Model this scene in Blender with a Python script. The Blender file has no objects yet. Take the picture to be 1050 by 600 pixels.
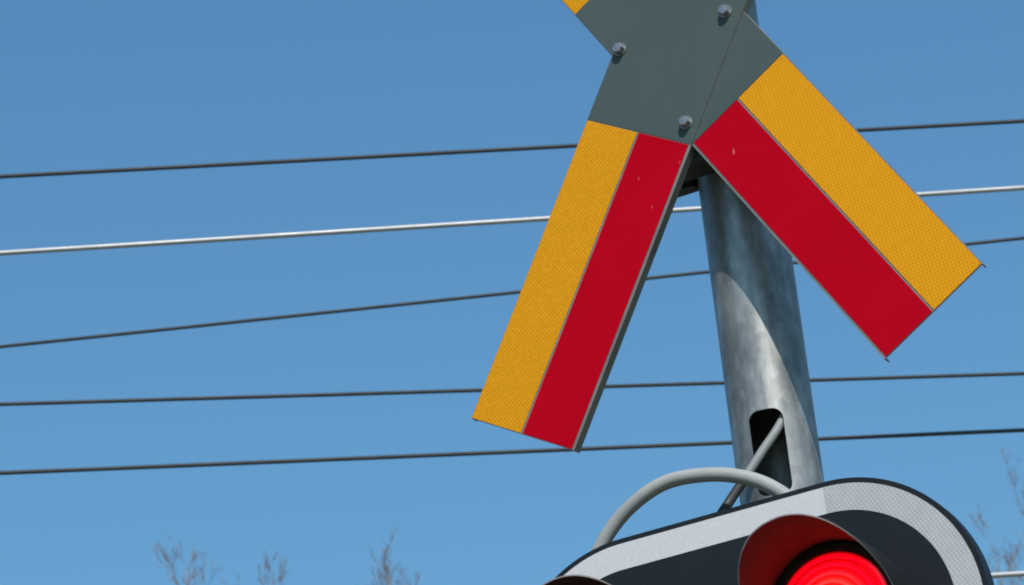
import bpy, bmesh, math, random
from mathutils import Vector, Matrix
R_ = math.radians
scene = bpy.context.scene
col = scene.collection

# ------------------------------------------------------------------ camera
FPX, CX, CY = 3400.0, 525.0, 300.0          # focal length / centre in photo pixels (1050 x 600)
TILT, ROLL = R_(24), R_(6)
CAM = Vector((0, 0, 1.6))
F = Vector((0, math.cos(TILT), math.sin(TILT)))
_R0, _U0 = Vector((1, 0, 0)), Vector((0, -math.sin(TILT), math.cos(TILT)))
RT = _R0 * math.cos(ROLL) - _U0 * math.sin(ROLL)
UP = _R0 * math.sin(ROLL) + _U0 * math.cos(ROLL)
cd = bpy.data.cameras.new('camera'); cam = bpy.data.objects.new('camera', cd); col.objects.link(cam)
m = Matrix.Identity(4)
for i in range(3):
    m[i][0], m[i][1], m[i][2], m[i][3] = RT[i], UP[i], -F[i], CAM[i]
cam.matrix_world = m
cd.sensor_fit = 'HORIZONTAL'; cd.sensor_width = 36; cd.lens = 36 * FPX / 1050
cd.clip_start = 0.1; cd.clip_end = 6000
cd.dof.use_dof = True; cd.dof.focus_distance = 5.4; cd.dof.aperture_fstop = 18
scene.camera = cam
scene.cycles.filter_width = 1.9

# ------------------------------------------------------------------ sky, sun, exposure
SUN_EL, SUN_AZ = 47.0, 10.0                 # azimuth: right of straight behind the camera
w = bpy.data.worlds.new('World'); scene.world = w; w.use_nodes = True
nt = w.node_tree; bg = nt.nodes['Background']
sky = nt.nodes.new('ShaderNodeTexSky'); sky.sky_type = 'NISHITA'; sky.sun_disc = False
sky.sun_elevation = R_(SUN_EL); sky.sun_rotation = R_(180 - SUN_AZ)
sky.altitude = 0; sky.air_density = 1.7; sky.dust_density = 1.0; sky.ozone_density = 10.0
wb = nt.nodes.new('ShaderNodeMix'); wb.data_type = 'RGBA'; wb.blend_type = 'MULTIPLY'; wb.inputs[0].default_value = 1
wb.inputs[7].default_value = (0.79, 1.035, 1.04, 1)      # even white balance over the whole dome
nt.links.new(sky.outputs[0], wb.inputs[6]); nt.links.new(wb.outputs[2], bg.inputs[0]); bg.inputs[1].default_value = 0.118
sl = bpy.data.lights.new('sun', 'SUN'); sl.energy = 4.2; sl.angle = R_(0.53); sl.color = (1, 0.95, 0.88)
so = bpy.data.objects.new('sun', sl); col.objects.link(so)
sdir = Vector((math.sin(R_(SUN_AZ)) * math.cos(R_(SUN_EL)), -math.cos(R_(SUN_AZ)) * math.cos(R_(SUN_EL)), math.sin(R_(SUN_EL))))
so.rotation_euler = sdir.to_track_quat('Z', 'Y').to_euler()
scene.view_settings.view_transform = 'Standard'; scene.view_settings.look = 'None'
scene.view_settings.gamma = 1; scene.view_settings.exposure = 0.0
scene.view_settings.use_curve_mapping = False

def ray(x, y): return F + RT * ((x - CX) / FPX) - UP * ((y - CY) / FPX)
def at_y(x, y, Y): d = ray(x, y); return CAM + d * (Y / d.y)
def at_z(x, y, Z): d = ray(x, y); return CAM + d * ((Z - CAM.z) / d.z)

# ------------------------------------------------------------------ helpers
def tag(o, label=None, cat=None, group=None, kind=None):
    if label: o['label'] = label
    if cat: o['category'] = cat
    if group: o['group'] = group
    if kind: o['kind'] = kind
    return o
def link(name, me, mat=None, parent=None, smooth=35):
    if mat: me.materials.append(mat)
    if smooth:
        for p in me.polygons: p.use_smooth = True
        me.set_sharp_from_angle(angle=R_(smooth))
    o = bpy.data.objects.new(name, me); col.objects.link(o)
    if parent: o.parent = parent
    return o
def bm_obj(name, bm, mat=None, parent=None, smooth=35, bevel=0, segs=2):
    if bevel:
        bmesh.ops.bevel(bm, geom=[e for e in bm.edges if len(e.link_faces) == 2 and e.calc_face_angle(0) > 0.5],
                        offset=bevel, segments=segs, affect='EDGES', profile=0.5)
    me = bpy.data.meshes.new(name); bm.to_mesh(me); bm.free()
    return link(name, me, mat, parent, smooth)
def empty(name, loc, rz=0):
    o = bpy.data.objects.new(name, None); col.objects.link(o)
    o.empty_display_size = 0.1; o.location = loc; o.rotation_euler = (0, 0, rz); return o
def prism(bm, pts, y0, y1):
    """closed polygon pts (x,z) extruded from y0 to y1"""
    a = [bm.verts.new((x, y0, z)) for x, z in pts]; b = [bm.verts.new((x, y1, z)) for x, z in pts]
    fs = [bm.faces.new(a), bm.faces.new(b[::-1])]; n = len(pts)
    for i in range(n): fs.append(bm.faces.new((a[i], b[i], b[(i + 1) % n], a[(i + 1) % n])))
    bmesh.ops.recalc_face_normals(bm, faces=fs)
def box(bm, x0, x1, y0, y1, z0, z1): prism(bm, [(x0, z0), (x1, z0), (x1, z1), (x0, z1)], y0, y1)
def lathe(bm, prof, c=(0, 0, 0), axis='z', n=48, close=False):
    """prof: list of (r, h); axis 'z' up or 'y' (h measured towards the viewer, -y)"""
    rings = []
    for r, h in prof:
        ring = []
        for k in range(n):
            a = 2 * math.pi * k / n
            if axis == 'z': p = (c[0] + r * math.cos(a), c[1] + r * math.sin(a), c[2] + h)
            else: p = (c[0] + r * math.cos(a), c[1] - h, c[2] + r * math.sin(a))
            ring.append(bm.verts.new(p))
        rings.append(ring)
    fs = []
    prs = list(zip(rings, rings[1:]))
    if close: prs.append((rings[-1], rings[0]))
    for a, b in prs:
        for k in range(n): fs.append(bm.faces.new((a[k], a[(k + 1) % n], b[(k + 1) % n], b[k])))
    if not close:
        if prof[0][0] > 1e-6: fs.append(bm.faces.new(rings[0]))
        if prof[-1][0] > 1e-6: fs.append(bm.faces.new(rings[-1]))
    bmesh.ops.remove_doubles(bm, verts=[v for v in bm.verts], dist=1e-7)
    bmesh.ops.recalc_face_normals(bm, faces=bm.faces[:])
def smooth_path(pts, sub=8):
    P = [Vector(p) for p in pts]; P = [P[0] * 2 - P[1]] + P + [P[-1] * 2 - P[-2]]; out = []
    for i in range(1, len(P) - 2):
        for k in range(sub):
            t = k / sub; a, b, c, d = P[i - 1:i + 3]
            out.append(0.5 * ((2 * b) + (c - a) * t + (2 * a - 5 * b + 4 * c - d) * t * t + (3 * b - a - 3 * c + d) * t ** 3))
    out.append(P[-2]); return out
def tube(bm, path, rad, n=12, caps=True):
    if not isinstance(rad, (list, tuple)): rad = [rad] * len(path)
    prev = None; rings = []
    for i, p in enumerate(path):
        t = (path[min(i + 1, len(path) - 1)] - path[max(i - 1, 0)]).normalized()
        if prev is None: u = t.orthogonal().normalized()
        else: u = (prev - t * prev.dot(t)).normalized()
        prev = u; v = t.cross(u)
        rings.append([bm.verts.new(p + (u * math.cos(2 * math.pi * k / n) + v * math.sin(2 * math.pi * k / n)) * rad[i]) for k in range(n)])
    for a, b in zip(rings, rings[1:]):
        for k in range(n): bm.faces.new((a[k], a[(k + 1) % n], b[(k + 1) % n], b[k]))
    if caps: bm.faces.new(rings[0][::-1]); bm.faces.new(rings[-1])

# ------------------------------------------------------------------ materials
def mat(name, base, rough=0.5, metal=0.0, spec=0.5):
    m = bpy.data.materials.new(name); m.use_nodes = True
    b = m.node_tree.nodes['Principled BSDF']
    b.inputs['Base Color'].default_value = (*base, 1); b.inputs['Roughness'].default_value = rough
    b.inputs['Metallic'].default_value = metal; b.inputs['Specular IOR Level'].default_value = spec
    return m, m.node_tree, b
def N(t, kind, **kw):
    n = t.nodes.new(kind)
    for k, v in kw.items(): setattr(n, k, v)
    return n
def ramp(t, src, stops):
    r = N(t, 'ShaderNodeValToRGB'); el = r.color_ramp.elements
    while len(el) < len(stops): el.new(0.5)
    for e, (p, c) in zip(el, stops): e.position = p; e.color = (*c, 1) if len(c) == 3 else c
    t.links.new(src, r.inputs[0]); return r
def noise(t, scale, detail=4, rough=0.6, vec=None):
    n = N(t, 'ShaderNodeTexNoise'); n.inputs['Scale'].default_value = scale
    n.inputs['Detail'].default_value = detail; n.inputs['Roughness'].default_value = rough
    if vec: t.links.new(vec, n.inputs['Vector'])
    return n
def mapping(t, rot=(0, 0, 0), scale=(1, 1, 1)):
    c = N(t, 'ShaderNodeTexCoord'); mp = N(t, 'ShaderNodeMapping')
    mp.inputs['Rotation'].default_value = rot; mp.inputs['Scale'].default_value = scale
    t.links.new(c.outputs['Object'], mp.inputs['Vector']); return mp.outputs['Vector']
def bump(t, b, src, dist, strength=1.0):
    n = N(t, 'ShaderNodeBump'); n.inputs['Distance'].default_value = dist; n.inputs['Strength'].default_value = strength
    t.links.new(src, n.inputs['Height']); t.links.new(n.outputs[0], b.inputs['Normal'])
def mixc(t, f, a, b_):
    n = N(t, 'ShaderNodeMix'); n.data_type = 'RGBA'
    for s, v in ((n.inputs[0], f), (n.inputs[6], a), (n.inputs[7], b_)):
        if isinstance(v, (tuple, float, int)): s.default_value = v if not isinstance(v, tuple) else (*v, 1)
        else: t.links.new(v, s)
    return n.outputs[2]

def wear(name, c0, c1, rough, scale=9, spec=0.5, metal=0.0, bumpd=0.0):
    m, t, b = mat(name, c0, rough, metal, spec)
    v = mapping(t); n = noise(t, scale, 6, 0.65, v)
    r = ramp(t, n.outputs['Fac'], [(0.3, c0), (0.7, c1)]); t.links.new(r.outputs[0], b.inputs['Base Color'])
    n2 = noise(t, scale * 3.1, 4, 0.6, v)
    mr = N(t, 'ShaderNodeMapRange'); mr.inputs[1].default_value = .3; mr.inputs[2].default_value = .7
    mr.inputs[3].default_value = rough - .08; mr.inputs[4].default_value = rough + .1
    t.links.new(n2.outputs['Fac'], mr.inputs[0]); t.links.new(mr.outputs[0], b.inputs['Roughness'])
    if bumpd: bump(t, b, n2.outputs['Fac'], bumpd)
    return m

def film(name, light, dark, cell, rot, rough=0.35, depth=0.35, grain=0.7):
    """prismatic retro-reflective sheeting: cells with slightly darker seams between them"""
    m, t, b = mat(name, light, rough, 0, 0.12)
    v = mapping(t, (0, rot, 0)); sp = N(t, 'ShaderNodeSeparateXYZ'); t.links.new(v, sp.inputs[0])
    fac = None
    for ax in ('X', 'Z'):
        d = N(t, 'ShaderNodeMath', operation='DIVIDE'); t.links.new(sp.outputs[ax], d.inputs[0]); d.inputs[1].default_value = cell
        p = N(t, 'ShaderNodeMath', operation='PINGPONG'); t.links.new(d.outputs[0], p.inputs[0]); p.inputs[1].default_value = 0.5
        s = N(t, 'ShaderNodeMapRange'); s.interpolation_type = 'SMOOTHSTEP'
        s.inputs[1].default_value = 0.0; s.inputs[2].default_value = 0.34; t.links.new(p.outputs[0], s.inputs[0])
        if fac is None: fac = s.outputs[0]
        else:
            q = N(t, 'ShaderNodeMath', operation='MULTIPLY'); t.links.new(fac, q.inputs[0]); t.links.new(s.outputs[0], q.inputs[1]); fac = q.outputs[0]
    n = noise(t, 55 if grain < 1 else 150, 3, 0.6, v)
    q = N(t, 'ShaderNodeMath', operation='MULTIPLY_ADD'); t.links.new(n.outputs['Fac'], q.inputs[0]); q.inputs[1].default_value = grain; t.links.new(fac, q.inputs[2])
    mr = N(t, 'ShaderNodeMapRange'); mr.inputs[1].default_value = 0.36 * grain; mr.inputs[2].default_value = 0.64 * grain + 1.0; t.links.new(q.outputs[0], mr.inputs[0])
    mr.inputs[3].default_value = 1 - depth; mr.inputs[4].default_value = 1.0
    t.links.new(mixc(t, mr.outputs[0], dark, light), b.inputs['Base Color'])
    return m

M_ALU = wear('weathered_aluminium', (0.17, 0.155, 0.145), (0.25, 0.23, 0.215), 0.5, 14, metal=0.3)
M_GREY = wear('grey_sheeting', (0.060, 0.086, 0.084), (0.074, 0.097, 0.095), 0.6, 6, 0.15)
M_YEL = film('yellow_sheeting', (0.80, 0.335, 0.006), (0.46, 0.18, 0.003), 0.0060, R_(8), depth=0.62)
M_YEL2 = film('yellow_sheeting_fine', (0.80, 0.34, 0.006), (0.42, 0.165, 0.003), 0.0054, R_(30), depth=0.75, grain=1.6)
M_RED = wear('red_sheeting', (0.41, 0.0006, 0.009), (0.46, 0.001, 0.012), 0.5, 5, 0.03)
M_SCUFF = wear('scuffed_sheeting', (0.52, 0.13, 0.14), (0.60, 0.22, 0.23), 0.6, 300)
M_SCUFF2 = wear('lightly_scuffed_sheeting', (0.44, 0.02, 0.03), (0.50, 0.05, 0.06), 0.6, 300)
M_WFILM = wear('white_sheeting', (0.53, 0.52, 0.53), (0.62, 0.61, 0.61), 0.45, 160, 0.2)
M_WPRISM = film('white_prismatic_sheeting', (0.52, 0.52, 0.53), (0.24, 0.25, 0.26), 0.0056, R_(28), depth=0.62)
M_BLACK = wear('black_powder_coat', (0.009, 0.011, 0.014), (0.014, 0.016, 0.020), 0.5, 12, 0.22)
M_VISOR = wear('black_visor_coat', (0.052, 0.026, 0.028), (0.068, 0.034, 0.036), 0.8, 20, 0.03)
M_EDGE = wear('bare_visor_edge', (0.20, 0.16, 0.165), (0.30, 0.25, 0.25), 0.5, 40)
M_CONDUIT = wear('grey_plastic_conduit', (0.28, 0.285, 0.28), (0.36, 0.36, 0.345), 0.55, 11, 0.3)
M_CABLE = wear('grey_cable_sheath', (0.19, 0.20, 0.205), (0.27, 0.28, 0.285), 0.5, 20, 0.4)
M_BOLT = wear('zinc_bolt', (0.22, 0.225, 0.23), (0.38, 0.38, 0.38), 0.27, 150, metal=0.6)
M_BRKT = wear('dark_galvanised', (0.016, 0.018, 0.018), (0.030, 0.032, 0.032), 0.6, 25)

# galvanised steel: cloudy zinc patches, streaks and a few drips
M_GALV, t, b = mat('galvanised_steel', (0.5, 0.5, 0.5), 0.42, 0.55, 0.35)
v = mapping(t, scale=(1, 1, 0.45)); n1 = noise(t, 16, 7, 0.7, v)
r1 = ramp(t, n1.outputs['Fac'], [(0.3, (0.16, 0.165, 0.165)), (0.48, (0.30, 0.30, 0.29)), (0.7, (0.46, 0.45, 0.43))])
v2 = mapping(t, scale=(30, 30, 2.2)); n2 = noise(t, 1.6, 4, 0.6, v2)
r2 = ramp(t, n2.outputs['Fac'], [(0.35, (0.5, 0.52, 0.53)), (0.6, (1, 1, 1))])
mx = N(t, 'ShaderNodeMix'); mx.data_type = 'RGBA'; mx.blend_type = 'MULTIPLY'; mx.inputs[0].default_value = 0.5
t.links.new(r1.outputs[0], mx.inputs[6]); t.links.new(r2.outputs[0], mx.inputs[7]); 
vv = N(t, 'ShaderNodeTexVoronoi'); vv.inputs['Scale'].default_value = 70; t.links.new(mapping(t, scale=(1, 1, 0.7)), vv.inputs['Vector'])
sc = ramp(t, N(t, 'ShaderNodeRGBToBW').outputs[0], [(0.2, (0.78,) * 3), (0.8, (1.12,) * 3)]); t.links.new(vv.outputs['Color'], sc.inputs[0].links[0].from_node.inputs[0])
mz = N(t, 'ShaderNodeMix'); mz.data_type = 'RGBA'; mz.blend_type = 'MULTIPLY'; mz.inputs[0].default_value = 0.5
t.links.new(mx.outputs[2], mz.inputs[6]); t.links.new(sc.outputs[0], mz.inputs[7]); t.links.new(mz.outputs[2], b.inputs['Base Color'])
n3 = noise(t, 60, 5, 0.7, v); rr = ramp(t, n3.outputs['Fac'], [(0.3, (0.36,) * 3), (0.7, (0.52,) * 3)])
t.links.new(rr.outputs[0], b.inputs['Roughness']); bump(t, b, n1.outputs['Fac'], 0.0012, 0.5)

# lit red lens: a lamp behind ridged red glass
def lens_mat(name, on):
    m, t, b = mat(name, (0.25, 0.004, 0.006), 0.18, 0, 0.5)
    if on:
        c = N(t, 'ShaderNodeTexCoord'); l = N(t, 'ShaderNodeVectorMath', operation='LENGTH')
        sp = N(t, 'ShaderNodeSeparateXYZ'); cb = N(t, 'ShaderNodeCombineXYZ')
        t.links.new(c.outputs['Object'], sp.inputs[0]); t.links.new(sp.outputs[0], cb.inputs[0]); t.links.new(sp.outputs[2], cb.inputs[1])
        t.links.new(cb.outputs[0], l.inputs[0])
        d = N(t, 'ShaderNodeMath', operation='DIVIDE'); t.links.new(l.outputs['Value'], d.inputs[0]); d.inputs[1].default_value = LENS_R
        core = ramp(t, d.outputs[0], [(0.0, (1, 0.009, 0.0045)), (0.40, (0.95, 0.0042, 0.0032)), (0.70, (0.36, 0.0002, 0.0016)), (1.0, (0.05, 0.0, 0.0004))])
        t.links.new(core.outputs[0], b.inputs['Emission Color']); 
        rg = N(t, 'ShaderNodeMath', operation='MULTIPLY'); t.links.new(d.outputs[0], rg.inputs[0]); rg.inputs[1].default_value = 7.0
        fr = N(t, 'ShaderNodeMath', operation='FRACT'); t.links.new(rg.outputs[0], fr.inputs[0])
        st = ramp(t, fr.outputs[0], [(0.0, (0.07,) * 3), (0.10, (0.35,) * 3), (0.28, (1.7,) * 3), (0.55, (0.9,) * 3), (1.0, (0.07,) * 3)])
        sm = N(t, 'ShaderNodeMath', operation='MULTIPLY'); t.links.new(st.outputs[0], sm.inputs[0]); sm.inputs[1].default_value = 15
        t.links.new(sm.outputs[0], b.inputs['Emission Strength'])
    return m

# ------------------------------------------------------------------ ground (out of view below)
gm, t, b = mat('dry_grass_ground', (0.1, 0.1, 0.05), 0.9)
v = mapping(t); n = noise(t, 0.6, 8, 0.65, v)
r = ramp(t, n.outputs['Fac'], [(0.3, (0.10, 0.085, 0.055)), (0.55, (0.13, 0.125, 0.07)), (0.75, (0.17, 0.15, 0.11))])
t.links.new(r.outputs[0], b.inputs['Base Color']); bump(t, b, n.outputs['Fac'], 0.05)
bm = bmesh.new(); bmesh.ops.create_grid(bm, x_segments=40, y_segments=40, size=2500)
tag(bm_obj('ground', bm, gm, smooth=0), kind='structure')

# ------------------------------------------------------------------ the sign frame: x right along the sign, y away from viewer, z up from the apex
PSI = R_(27)
APEX = CAM + ray(709, 148.5) * 5.5
UH = Vector((math.cos(PSI), -math.sin(PSI), 0)); BK = Vector((math.sin(PSI), math.cos(PSI), 0))
def to_frame(x, y, depth):
    """photo pixel -> sign frame, on the plane lying 'depth' behind the sign's face"""
    d = ray(x, y); o = APEX + BK * depth
    X = CAM + d * ((o - CAM).dot(BK) / d.dot(BK)) - APEX
    return Vector((X.dot(UH), X.dot(BK), X.z))
POLE_X, POLE_Y, POLE_R = 0.014, 0.15, 0.07
def frame_thing(name): return empty(name, APEX, -PSI)

# ---- post
GZ = -APEX.z
post = empty('sign_post', (APEX + UH * POLE_X + BK * POLE_Y) * 1, -PSI); post.location.z = 0
tag(post, 'round galvanised steel post carrying the crossing sign, with a cable slot', 'post')
H = APEX.z
bm = bmesh.new()
zs = [0.02] + [0.02 + (H + 0.52 - 0.02) * i / 24 for i in range(1, 25)]
lathe(bm, [(POLE_R, z) for z in zs] + [(POLE_R - 0.0045, z) for z in zs[::-1]], n=96, close=True)
pole = bm_obj('tube', bm, M_GALV, post, 40)
# cable slot, cut through the front wall
bm = bmesh.new(); z1, z0, hw, cr = H - 0.4585, H - 0.606, 0.0285, 0.017
pts = []
for cx_, cz_, a0 in ((hw - cr, z1 - cr, 0), (-hw + cr, z1 - cr, 90), (-hw + cr, z0 + cr, 180), (hw - cr, z0 + cr, 270)):
    for k in range(9): a = R_(a0 + 90 * k / 8); pts.append((cx_ + cr * math.cos(a), cz_ + cr * math.sin(a)))
prism(bm, pts, -0.12, 0.0)
cut = bm_obj('slot_cutter', bm, None, None, 0)
SLOT = R_(13.5)
cut.location = post.location; cut.rotation_euler = (0, 0, -PSI + SLOT)
bo = pole.modifiers.new('slot', 'BOOLEAN'); bo.object = cut; bo.solver = 'EXACT'; bo.operation = 'DIFFERENCE'
dg = bpy.context.evaluated_depsgraph_get(); me2 = bpy.data.meshes.new_from_object(pole.evaluated_get(dg))
pole.modifiers.clear(); pole.data = me2
for p in me2.polygons: p.use_smooth = True
me2.set_sharp_from_angle(angle=R_(40))
bpy.data.objects.remove(cut)
bm = bmesh.new(); lathe(bm, [(POLE_R + 0.004, -0.025), (POLE_R + 0.004, 0.004), (POLE_R - 0.01, 0.016), (0, 0.022)], (0, 0, H + 0.52), n=48)
bm_obj('cap', bm, M_BLACK, post)
bm = bmesh.new(); box(bm, -0.16, 0.16, -0.16, 0.16, 0.0, 0.019); bm_obj('base_plate', bm, M_GALV, post, bevel=0.003)
for sx in (-1, 1):
    for sy in (-1, 1):
        bm = bmesh.new(); lathe(bm, [(0.018, 0), (0.018, 0.02), (0.01, 0.024), (0.01, 0.05), (0, 0.052)], (sx * 0.12, sy * 0.12, 0.019), n=6)
        bm_obj('anchor_bolt', bm, M_BOLT, post)

# ---- crossing sign
HALF = R_(30.6)
W, AL, C30, S30 = 0.2138, 0.5455, math.cos(HALF), math.sin(HALF)
CZ = W / 2 / S30                                          # centre of the cross above the apex
sign = frame_thing('crossing_sign')
tag(sign, 'yellow and red diagonal cross sign with grey centre, bolted to the galvanised post', 'crossing sign')
def arm(a, s, fx=1, fz=1):                      # lower right arm: a along it from the apex, s across it from the inner edge
    x, z = a * S30 + s * C30, -a * C30 + s * S30
    if fz < 0: z = 2 * CZ - z
    return (fx * x, z)
def flange(bm, p, q, y0, y1, th, side):
    d = Vector((q[0] - p[0], q[1] - p[1])).normalized(); nrm = Vector((-d.y, d.x)) * side * th
    prism(bm, [p, q, (q[0] + nrm.x, q[1] + nrm.y), (p[0] + nrm.x, p[1] + nrm.y)], y0, y1)
nx = W / 2 / C30                                # half width at the side notches
GAP = 0.0006
e = AL
# upper left arm and the bar lower left - upper right, one sheet
pl1 = [arm(0, 0), arm(e, 0, -1), arm(e, W, -1), (-nx, CZ), arm(e, W, -1, -1), arm(e, 0, -1, -1), (0, 2 * CZ), arm(e, 0, 1, -1), arm(e, W, 1, -1), (nx, CZ)]
TH, FD = 0.0025, 0.018
bm = bmesh.new(); prism(bm, pl1, 0, TH)
for p, q, s in ((pl1[0], pl1[1], 1), (pl1[2], pl1[3], 1), (pl1[3], pl1[4], 1), (pl1[5], pl1[6], 1), (pl1[6], pl1[7], 1), (pl1[8], pl1[9], 1)):
    flange(bm, p, q, TH, FD, 0.0022, -1 if False else -1)
bm_obj('plate', bm, M_ALU, sign, 30)
g = GAP
pl2 = [(g * 1.2, 0.0), (nx + g, CZ - g * 0.4), arm(e, W), arm(e, 0)]
bm = bmesh.new(); prism(bm, pl2, 0.0004, TH)
flange(bm, pl2[1], pl2[2], TH, FD, 0.0022, -1); flange(bm, pl2[3], pl2[0], TH, FD, 0.0022, -1)
bm_obj('arm_plate', bm, M_ALU, sign, 30)
# grey sheeting over the middle
bw = 0.0016
def inset(pts, d):
    n = len(pts); out = []
    A = sum(pts[i][0] * pts[(i + 1) % n][1] - pts[(i + 1) % n][0] * pts[i][1] for i in range(n)); sg = 1 if A > 0 else -1
    for i in range(n):
        p0, p1, p2 = Vector(pts[i - 1]), Vector(pts[i]), Vector(pts[(i + 1) % n])
        d1 = (p1 - p0).normalized(); d2 = (p2 - p1).normalized()
        n1 = Vector((-d1.y, d1.x)) * sg; n2 = Vector((-d2.y, d2.x)) * sg
        k = d / (1 + n1.dot(n2)); q = p1 + (n1 + n2) * k; out.append((q.x, q.y))
    return out
FT = 0.0007
gA = [arm(0, 0), arm(0, W, -1), (-nx, CZ), arm(0, W, -1, -1), (0, 2 * CZ), arm(0, W, 1, -1), (nx, CZ)]
gB = [(0.0010, 0.0003), (nx + 0.0003, CZ - 0.0010), arm(0, W)]
bm = bmesh.new(); prism(bm, inset(gA, 0.0005), -FT, -0.00005); bm_obj('grey_panel', bm, M_GREY, sign, 0)
bm = bmesh.new(); prism(bm, inset(gB, 0.0003), -FT + 0.00025, 0.00035); bm_obj('grey_panel', bm, M_GREY, sign, 0)
for fx in (1, -1):
    for fz in (1, -1):
        k0 = 0.00035 if (fx, fz) == (1, 1) else -0.00005
        for nm, s0, s1, mm in (('red_strip', 0.0052, 0.1058, M_RED), ('yellow_strip', 0.1098, 0.2126, M_YEL if fx > 0 else M_YEL2)):
            a0, a1 = 0.0012, e - 0.0012
            bm = bmesh.new(); prism(bm, [arm(a, s, fx, fz) for a, s in ((a0, s0), (a1, s0), (a1, s1), (a0, s1))], -FT, k0)
            bm_obj(nm, bm, mm, sign, 0)
for sx, sy, ln in ((752.5, 155, 0.012), (655, 183, 0.008), (669, 212, 0.007), (697, 166, 0.006)):
    q = to_frame(sx, sy, 0); dx = 0.0012
    bm = bmesh.new(); prism(bm, [(q.x - dx, q.z - ln * .5), (q.x + dx * .4, q.z - ln * .55), (q.x + dx, q.z), (q.x - dx * .3, q.z + ln * .5)][::1], -FT - 0.0002, -FT - 0.00005)
    bm_obj('scuff', bm, M_SCUFF if sx > 710 else M_SCUFF2, sign, 0)
# bolts
for x, z, rot in ((-0.1075, 0.2165, 10), (0.0935, 0.2185, 35), (-0.004, 0.042, 20), (-0.002, 0.372, 0)):
    bm = bmesh.new(); lathe(bm, [(0.0118, 0.0), (0.0118, 0.0018), (0.0112, 0.0024), (0, 0.0024)], (0, -FT, 0), 'y', 32)
    wsh = bm_obj('washer', bm, M_BOLT)
    bm = bmesh.new(); rr_ = 0.0098
    lathe(bm, [(rr_, 0.0024), (rr_, 0.0105), (rr_ * 0.84, 0.0125), (0, 0.013)], (0, -FT, 0), 'y', 6)
    bh = bm_obj('bolt', bm, M_BOLT, sign, 25); bh.location = (x, 0, z); bh.rotation_euler = (0, R_(rot), 0); wsh.parent = bh
# clamps between the sign and the post
for z0_, z1_, xl, xr in ((-0.022, 0.085, -0.10, 0.10), (0.17, 0.275, -0.11, 0.098)):
    bm = bmesh.new()
    box(bm, xl, xr, 0.0185, 0.024, z0_, z1_)                        # flat behind the sign's flanges
    box(bm, xl, xr, 0.0242, 0.078, z0_, z0_ + 0.005); box(bm, xl, xr, 0.0242, 0.078, z1_ - 0.005, z1_)
    box(bm, xl, xl + 0.005, 0.0242, 0.078, z0_ + 0.0052, z1_ - 0.0052); box(bm, xr - 0.005, xr, 0.0242, 0.078, z0_ + 0.0052, z1_ - 0.0052)
    bm_obj('clamp_channel', bm, M_BRKT, sign, 30)
    for sd in ((-1, 1) if z0_ < 0 else ()):
        x0, x1 = sorted((POLE_X + sd * (POLE_R + 0.0008), POLE_X + sd * 0.135))
        bm = bmesh.new(); box(bm, x0, x1, 0.118, 0.146, z0_ + 0.010, z1_ - 0.006); bm_obj('clamp_ear', bm, M_BRKT, sign, 30, bevel=0.002)
    bm = bmesh.new()
    lathe(bm, [(POLE_R + 0.0005, z0_ + 0.03), (POLE_R + 0.0055, z0_ + 0.03), (POLE_R + 0.0055, z0_ + 0.085), (POLE_R + 0.0005, z0_ + 0.085)], (POLE_X, POLE_Y, 0), 'z', 64, True)
    bm_obj('clamp_band', bm, M_BRKT, sign, 30)

# ---- warning light
light = frame_thing('warning_light')
tag(light, 'black twin lamp crossing signal with white reflective border, one red lamp lit', 'signal light')
LY = -0.08                                       # front face of the back plate
PR = 0.2375
cR, cL, cB = (0.177, -0.9095), (-0.175, -0.9095), (0.003, -1.211)
def hull(r, seg=40):
    """rounded triangle round the three lamp centres, counter-clockwise, starting at the right lamp"""
    out = []
    for c, a0, a1 in ((cR, -30, 90), (cL, 90, 210), (cB, 210, 330)):
        for k in range(seg + 1):
            a = R_(a0 + (a1 - a0) * k / seg); out.append((c[0] + r * math.cos(a), c[1] + r * math.sin(a)))
    return out
bm = bmesh.new(); prism(bm, hull(PR), LY, LY + 0.012)
# turned-back rim
o_, i_ = hull(PR - 0.0005), hull(PR - 0.004)
n_ = len(o_); ys = (LY + 0.0122, LY + 0.030)
A = [[bm.verts.new((x, y, z)) for x, z in P] for P in (o_, i_) for y in ys]
for k in range(n_):
    j = (k + 1) % n_
    for q in ((A[0][k], A[0][j], A[1][j], A[1][k]), (A[2][j], A[2][k], A[3][k], A[3][j]), (A[1][k], A[1][j], A[3][j], A[3][k])): bm.faces.new(q)
bmesh.ops.recalc_face_normals(bm, faces=bm.faces[:])
bp = bm_obj('back_plate', bm, M_BLACK, light, 30)
# white reflective border laid in strips
def band(P, Q, y0, y1):
    bm = bmesh.new(); n = len(P)
    r4 = [[bm.verts.new((x, y, z)) for x, z in S] for S, y in ((P, y0), (Q, y0), (Q, y1), (P, y1))]
    for k in range(n - 1):
        for i in range(4): a, b_ = r4[i], r4[(i + 1) % 4]; bm.faces.new((a[k], a[k + 1], b_[k + 1], b_[k]))
    for k in (0, n - 1): bm.faces.new([r[k] for r in r4])
    bmesh.ops.recalc_face_normals(bm, faces=bm.faces[:]); return bm
def arc(c, r, a0, a1, n=40): return [(c[0] + r * math.cos(R_(a0 + (a1 - a0) * k / n)), c[1] + r * math.sin(R_(a0 + (a1 - a0) * k / n))) for k in range(n + 1)]
ro, ri = PR - 0.0085, PR - 0.0515
Y0, Y1 = LY - 0.0008, LY - 0.0001
bm_obj('border_strip', band(arc(cR, ro, -30, 90), arc(cR, ri, -30, 90), Y0, Y1), M_WPRISM, light, 30)
bm_obj('border_strip', band([(cR[0] - .0001, cR[1] + ro)] + arc(cL, ro, 90, 210), [(cR[0] - .0001, cR[1] + ri)] + arc(cL, ri, 90, 210), Y0, Y1), M_WFILM, light, 30)
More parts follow.
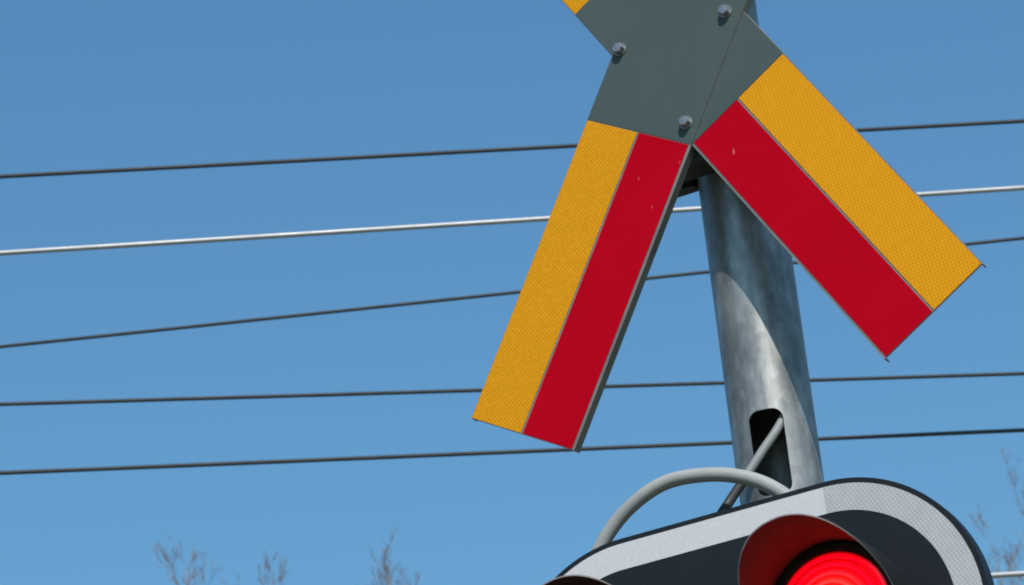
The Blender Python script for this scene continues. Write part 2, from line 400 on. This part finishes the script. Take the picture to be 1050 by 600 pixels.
bm_obj('border_strip', band(arc(cB, ro, 210.3, 329.7), arc(cB, ri, 210.3, 329.7), Y0, Y1), M_WPRISM, light, 30)
for c0, c1, a in ((cL, cB, 210), (cB, cR, 330)):
    f_ = lambda c, r: (c[0] + r * math.cos(R_(a)), c[1] + r * math.sin(R_(a)))
    l0, l1 = Vector(c0), Vector(c1); dd = (l1 - l0).normalized() * 0.0012
    P = [Vector(f_(c0, ro)) + dd, Vector(f_(c1, ro)) - dd]; Q = [Vector(f_(c0, ri)) + dd, Vector(f_(c1, ri)) - dd]
    bm_obj('border_strip', band(P, Q, Y0, Y1), M_WFILM, light, 30)
LENS_R = 0.0925
LF = 0.028                                        # how far the bezel and lens stand proud of the plate
M_LENS_ON = lens_mat('lit_red_lens', True); M_LENS_OFF = lens_mat('unlit_red_lens', False)
M_LENS_CLR, t, b = mat('unlit_clear_lens', (0.35, 0.36, 0.37), 0.15)
VR = 0.110
VTAB = [(0, .178), (10, .178), (22, .175), (36, .164), (48, .150), (60, .132), (72, .106), (84, .080), (94, .060), (110, .044), (140, .032), (180, .030)]
def visor_len(th):                                # th: angle from the top, degrees; the hood sits turned a little on its lamp
    th = abs((th + 8 + 180) % 360 - 180)
    for (a, la), (b_, lb) in zip(VTAB, VTAB[1:]):
        if th <= b_: return la + (lb - la) * (th - a) / (b_ - a)
def lamp(c, lm):
    # lamp housing behind the plate
    bm = bmesh.new(); lathe(bm, [(0.125, -0.0125), (0.125, -0.06), (0.11, -0.075), (0, -0.076)], (c[0], LY, c[1]), 'y', 48)
    hs = bm_obj('lamp_housing', bm, M_BLACK, light, 30)
    # bezel
    bm = bmesh.new()
    lathe(bm, [(VR - 0.0004, 0.0005), (VR - 0.0004, LF - 0.004), (VR - 0.004, LF), (LENS_R + 0.003, LF), (LENS_R + 0.0005, LF - 0.004), (LENS_R + 0.0005, 0.0005)], (c[0], LY, c[1]), 'y', 96, True)
    bm_obj('bezel', bm, M_BLACK, hs, 30)
    # ridged lens dome
    bm = bmesh.new(); prof = []
    steps = 120
    for i in range(steps + 1):
        r = LENS_R * (1 - i / steps); dome = 0.014 * (1 - (r / LENS_R) ** 2)
        ph = (r / LENS_R * 7) % 1.0
        prof.append((max(r, 0), 0.003 + dome + (0.0042 * (1 - ph) if r > 0.012 else 0.0)))
    lathe(bm, prof, (0, 0, 0), 'y', 96)
    ln = bm_obj('lens', bm, lm, hs, 30); ln.location = (c[0], LY - LF + 0.008, c[1])
    # visor
    bm = bmesh.new(); n = 120; th_ = 0.0022
    ro_, ri_ = VR + th_, VR; rows = []
    for k in range(n):
        tdeg = -180 + 360 * k / n; a = R_(90 - tdeg); L = visor_len(tdeg)
        ca, sa = math.cos(a), math.sin(a)
        flare = 1.0
        rows.append([bm.verts.new((c[0] + r * ca * fl, LY - h, c[1] + r * sa * fl)) for r, h, fl in
                     ((ri_, 0.0006, 1), (ri_, L, flare), (ro_, L, flare), (ro_, 0.0006, 1))])
    for k in range(n):
        a_, b_ = rows[k], rows[(k + 1) % n]
        for i in range(4): j = (i + 1) % 4; f0 = bm.faces.new((a_[i], a_[j], b_[j], b_[i])); f0.material_index = (0, 1, 2, 2)[i]
    bmesh.ops.recalc_face_normals(bm, faces=bm.faces[:])
    vs = bm_obj('visor', bm, M_VISOR, hs, 30); vs.data.materials.append(M_EDGE); vs.data.materials.append(M_BLACK)
    # visor screws
    for dx, dz in SCREWS:
        bm = bmesh.new(); lathe(bm, [(0.006, 0.0), (0.006, 0.004), (0.0045, 0.006), (0, 0.0065)], (c[0] + dx, LY, c[1] + dz), 'y', 16)
        bm_obj('screw', bm, M_WSCREW, hs, 30)
M_WSCREW = wear('white_screw', (0.6, 0.6, 0.6), (0.75, 0.75, 0.75), 0.4, 50)
LV = 0.0225                                       # lamp centres sit above the arc centres of the plate
sq = to_frame(918, 602, LY); sdx, sdz = sq.x - cR[0], sq.z - cR[1] - LV
SCREWS = [(sdx, sdz), (-sdx, sdz), (0.0, -VR - 0.014)]
cR, cL, cB = [(c[0] + dx, c[1] + LV) for c, dx in ((cR, 0), (cL, -0.022), (cB, 0))]
lamp(cR, M_LENS_ON); lamp(cL, M_LENS_OFF); lamp(cB, M_LENS_CLR)
# bracket to the post
bm = bmesh.new(); box(bm, -0.12, 0.15, LY + 0.0305, LY + 0.036, -1.03, -0.96)
box(bm, POLE_X - 0.03, POLE_X + 0.03, LY + 0.0362, POLE_Y - POLE_R + 0.002, -1.02, -0.97)
bm_obj('mounting_bracket', bm, M_BRKT, light, 30)
bm = bmesh.new(); lathe(bm, [(POLE_R + 0.0005, -1.03), (POLE_R + 0.0055, -1.03), (POLE_R + 0.0055, -0.96), (POLE_R + 0.0005, -0.96)], (POLE_X, POLE_Y, 0), 'z', 64, True)
bm_obj('mounting_band', bm, M_BRKT, light, 30)

# ---- conduit arching behind the lamp plate
cdt = frame_thing('cable_conduit')
tag(cdt, 'thick pale grey plastic conduit arching over the black signal plate', 'conduit')
pp = [to_frame(x, y, d) for x, y, d in ((603, 640, -0.03), (606, 595, -0.03), (617, 559, -0.03), (643, 523, -0.028), (680, 496, -0.024), (722, 487, -0.015), (760, 489, 0.0), (792, 500, 0.008), (822, 523, 0.012), (846, 560, 0.014), (853, 610, 0.014))]
bm = bmesh.new(); tube(bm, smooth_path(pp, 10), 0.0118, 20); bm_obj('hose', bm, M_CONDUIT, cdt, 40)
for q, dn in ((pp[0], 0), (pp[-1], 0)):
    bm = bmesh.new(); lathe(bm, [(0.0128, 0), (0.018, 0), (0.018, 0.03), (0.0128, 0.03)], (q.x, q.y, q.z - 0.005), 'z', 24, True)
    bm_obj('gland', bm, M_BLACK, cdt, 30)
# ---- thin cable out of the slot
cab = frame_thing('cable')
tag(cab, 'thin grey cable slanting out of the slot in the post', 'cable')
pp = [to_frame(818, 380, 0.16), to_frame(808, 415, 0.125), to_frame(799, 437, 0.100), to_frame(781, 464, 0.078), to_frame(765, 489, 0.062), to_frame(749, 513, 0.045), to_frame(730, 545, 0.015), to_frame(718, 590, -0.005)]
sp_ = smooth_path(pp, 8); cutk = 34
bm = bmesh.new(); tube(bm, sp_[:cutk], 0.0076, 14); bm_obj('sheath', bm, M_CABLE, cab, 40)
bm = bmesh.new(); tube(bm, sp_[cutk - 1:], 0.0080, 14); bm_obj('dark_lower_cable', bm, M_BRKT, cab, 40)  # lower stretch of the cable, coloured darker and slightly thicker

# ------------------------------------------------------------------ overhead wires beyond the crossing
M_WDARK = wear('dark_insulated_wire', (0.030, 0.034, 0.038), (0.045, 0.05, 0.055), 0.6, 3, 0.3)
M_WBRT = wear('bright_aluminium_wire', (0.34, 0.34, 0.345), (0.42, 0.42, 0.42), 0.45, 3, metal=0.3)
GW = 'overhead wires behind the crossing sign'
WIRES = [  # left y, right y (at x=0 and x=1050), distance, diameter, material, label
    (181.5, 124.5, 11.0, 0.0155, M_WDARK, 'uppermost dark overhead wire passing behind both sign arms'),
    (260.0, 193.0, 10.6, 0.0178, M_WBRT, 'bright silvery overhead wire passing behind both sign arms'),
    (356.0, 244.5, 12.0, 0.0142, M_WDARK, 'steepest dark overhead wire, next below the upper bright silvery one'),
    (415.0, 383.5, 11.2, 0.0142, M_WDARK, 'nearly level dark overhead wire crossing behind the bare post above its slot'),
    (485.5, 441.5, 11.4, 0.0156, M_WDARK, 'lowest dark overhead wire, passing the slot in the post'),
    (652.0, 588.5, 10.6, 0.0195, M_WBRT, 'low bright silvery overhead wire emerging beside the signal plate'),
]
for ya, yb, dist, dia, mm, lab in WIRES:
    ym = (ya + yb) / 2; Z = at_y(525, ym, dist).z
    a, b_ = at_z(0, ya, Z), at_z(1050, yb, Z); d = (b_ - a).normalized(); mid = (a + b_) / 2
    half = 28.0; path = []
    for k in range(81):
        s = -half + 2 * half * k / 80; path.append(d * s + Vector((0, 0, 0.0004 * s * s)))
    bm = bmesh.new(); tube(bm, path, dia / 2, 10)
    o = bm_obj('overhead_wire', bm, mm, None, 60); o.location = mid
    tag(o, lab, 'wire', GW)

# ------------------------------------------------------------------ bare trees far behind
M_BARK = wear('pale_bark', (0.26, 0.22, 0.21), (0.40, 0.35, 0.33), 0.85, 4)
M_TWIG = wear('bare_twig', (0.19, 0.145, 0.145), (0.28, 0.22, 0.21), 0.8, 2)
def tree(px, py, dist, spread, seed, label):
    rnd = random.Random(seed); top = at_y(px, py, dist); Ht = top.z
    root = empty('bare_tree', (top.x, top.y, 0)); tag(root, label, 'tree', 'bare trees behind the crossing')
    tb, cb, wb = bmesh.new(), bmesh.new(), bmesh.new()
    path = []; x = y = 0.0; nseg = 22
    for i in range(nseg + 1):
        k = i / nseg; x += rnd.uniform(-.05, .05); y += rnd.uniform(-.05, .05)
        fade = (1 - k) ** 0.7; path.append(Vector((x * fade, y * fade, Ht * k)))
    rad = [0.16 * (1 - i / nseg) ** 0.9 + 0.004 for i in range(nseg + 1)]
    tube(tb, path, rad, 8)
    def branch(p, d, L, r, depth):
        n = 5 if depth < 2 else 4; pts = [p]; q = p.copy(); dd = d.copy()
        for i in range(n):
            dd = (dd + Vector((rnd.gauss(0, .13), rnd.gauss(0, .13), 0.10 + rnd.gauss(0, .06)))).normalized()
            q = q + dd * (L / n); pts.append(q.copy())
        tube(cb if depth == 0 else wb, pts, [max(r * (1 - 0.8 * i / n), 0.0024) for i in range(n + 1)], 5 if depth == 0 else 3, False)
        if depth < 3:
            cnt = (7, 4, 3)[depth]
            for _ in range(cnt):
                k = rnd.uniform(0.2, 1.0); i = min(int(k * n), n - 1); s = pts[i].lerp(pts[i + 1], k * n - i)
                t_ = (pts[i + 1] - pts[i]).normalized(); o = Vector((rnd.gauss(0, 1), rnd.gauss(0, 1), rnd.gauss(0.25, .6))).normalized()
                nd = (t_ * 0.95 + o * 0.62).normalized()
                branch(s, nd, L * rnd.uniform(0.34, 0.55), max(r * 0.45, 0.0026), depth + 1)
    for i in range(34):
        k = 0.25 + 0.74 * (i + rnd.random()) / 34; j = min(int(k * nseg), nseg - 1); s = path[j].lerp(path[j + 1], k * nseg - j)
        a = i * 2.4 + rnd.uniform(-.4, .4); L = spread * (1 - k) ** 0.75 * 1.3 + 0.5
        d = Vector((math.cos(a), math.sin(a), 0.85 + 1.6 * k)).normalized()
        branch(s, d, L * rnd.uniform(.8, 1.1), 0.032 * (1 - k) + 0.005, 0)
    bm_obj('trunk', tb, M_BARK, root, 60)
    cr_ = bm_obj('limbs', cb, M_BARK, root, 60)
    tag(bm_obj('crown', wb, M_TWIG, root, 0), kind='stuff')
tree(190, 584, 46, 3.4, 3, 'bare leafless tree with the tallest tip in the pale group left of the sign')
tree(275, 592, 48, 3.0, 8, 'bare leafless tree between two other bare trees left of the sign')
tree(398, 584, 45, 3.2, 5, 'bare leafless tree standing closest to the signal plate left of the sign')
tree(1058, 512, 44, 3.4, 11, 'taller bare leafless tree right of the signal plate')
tree(1022, 568, 47, 2.8, 21, 'shorter bare leafless tree right next to the signal plate edge')
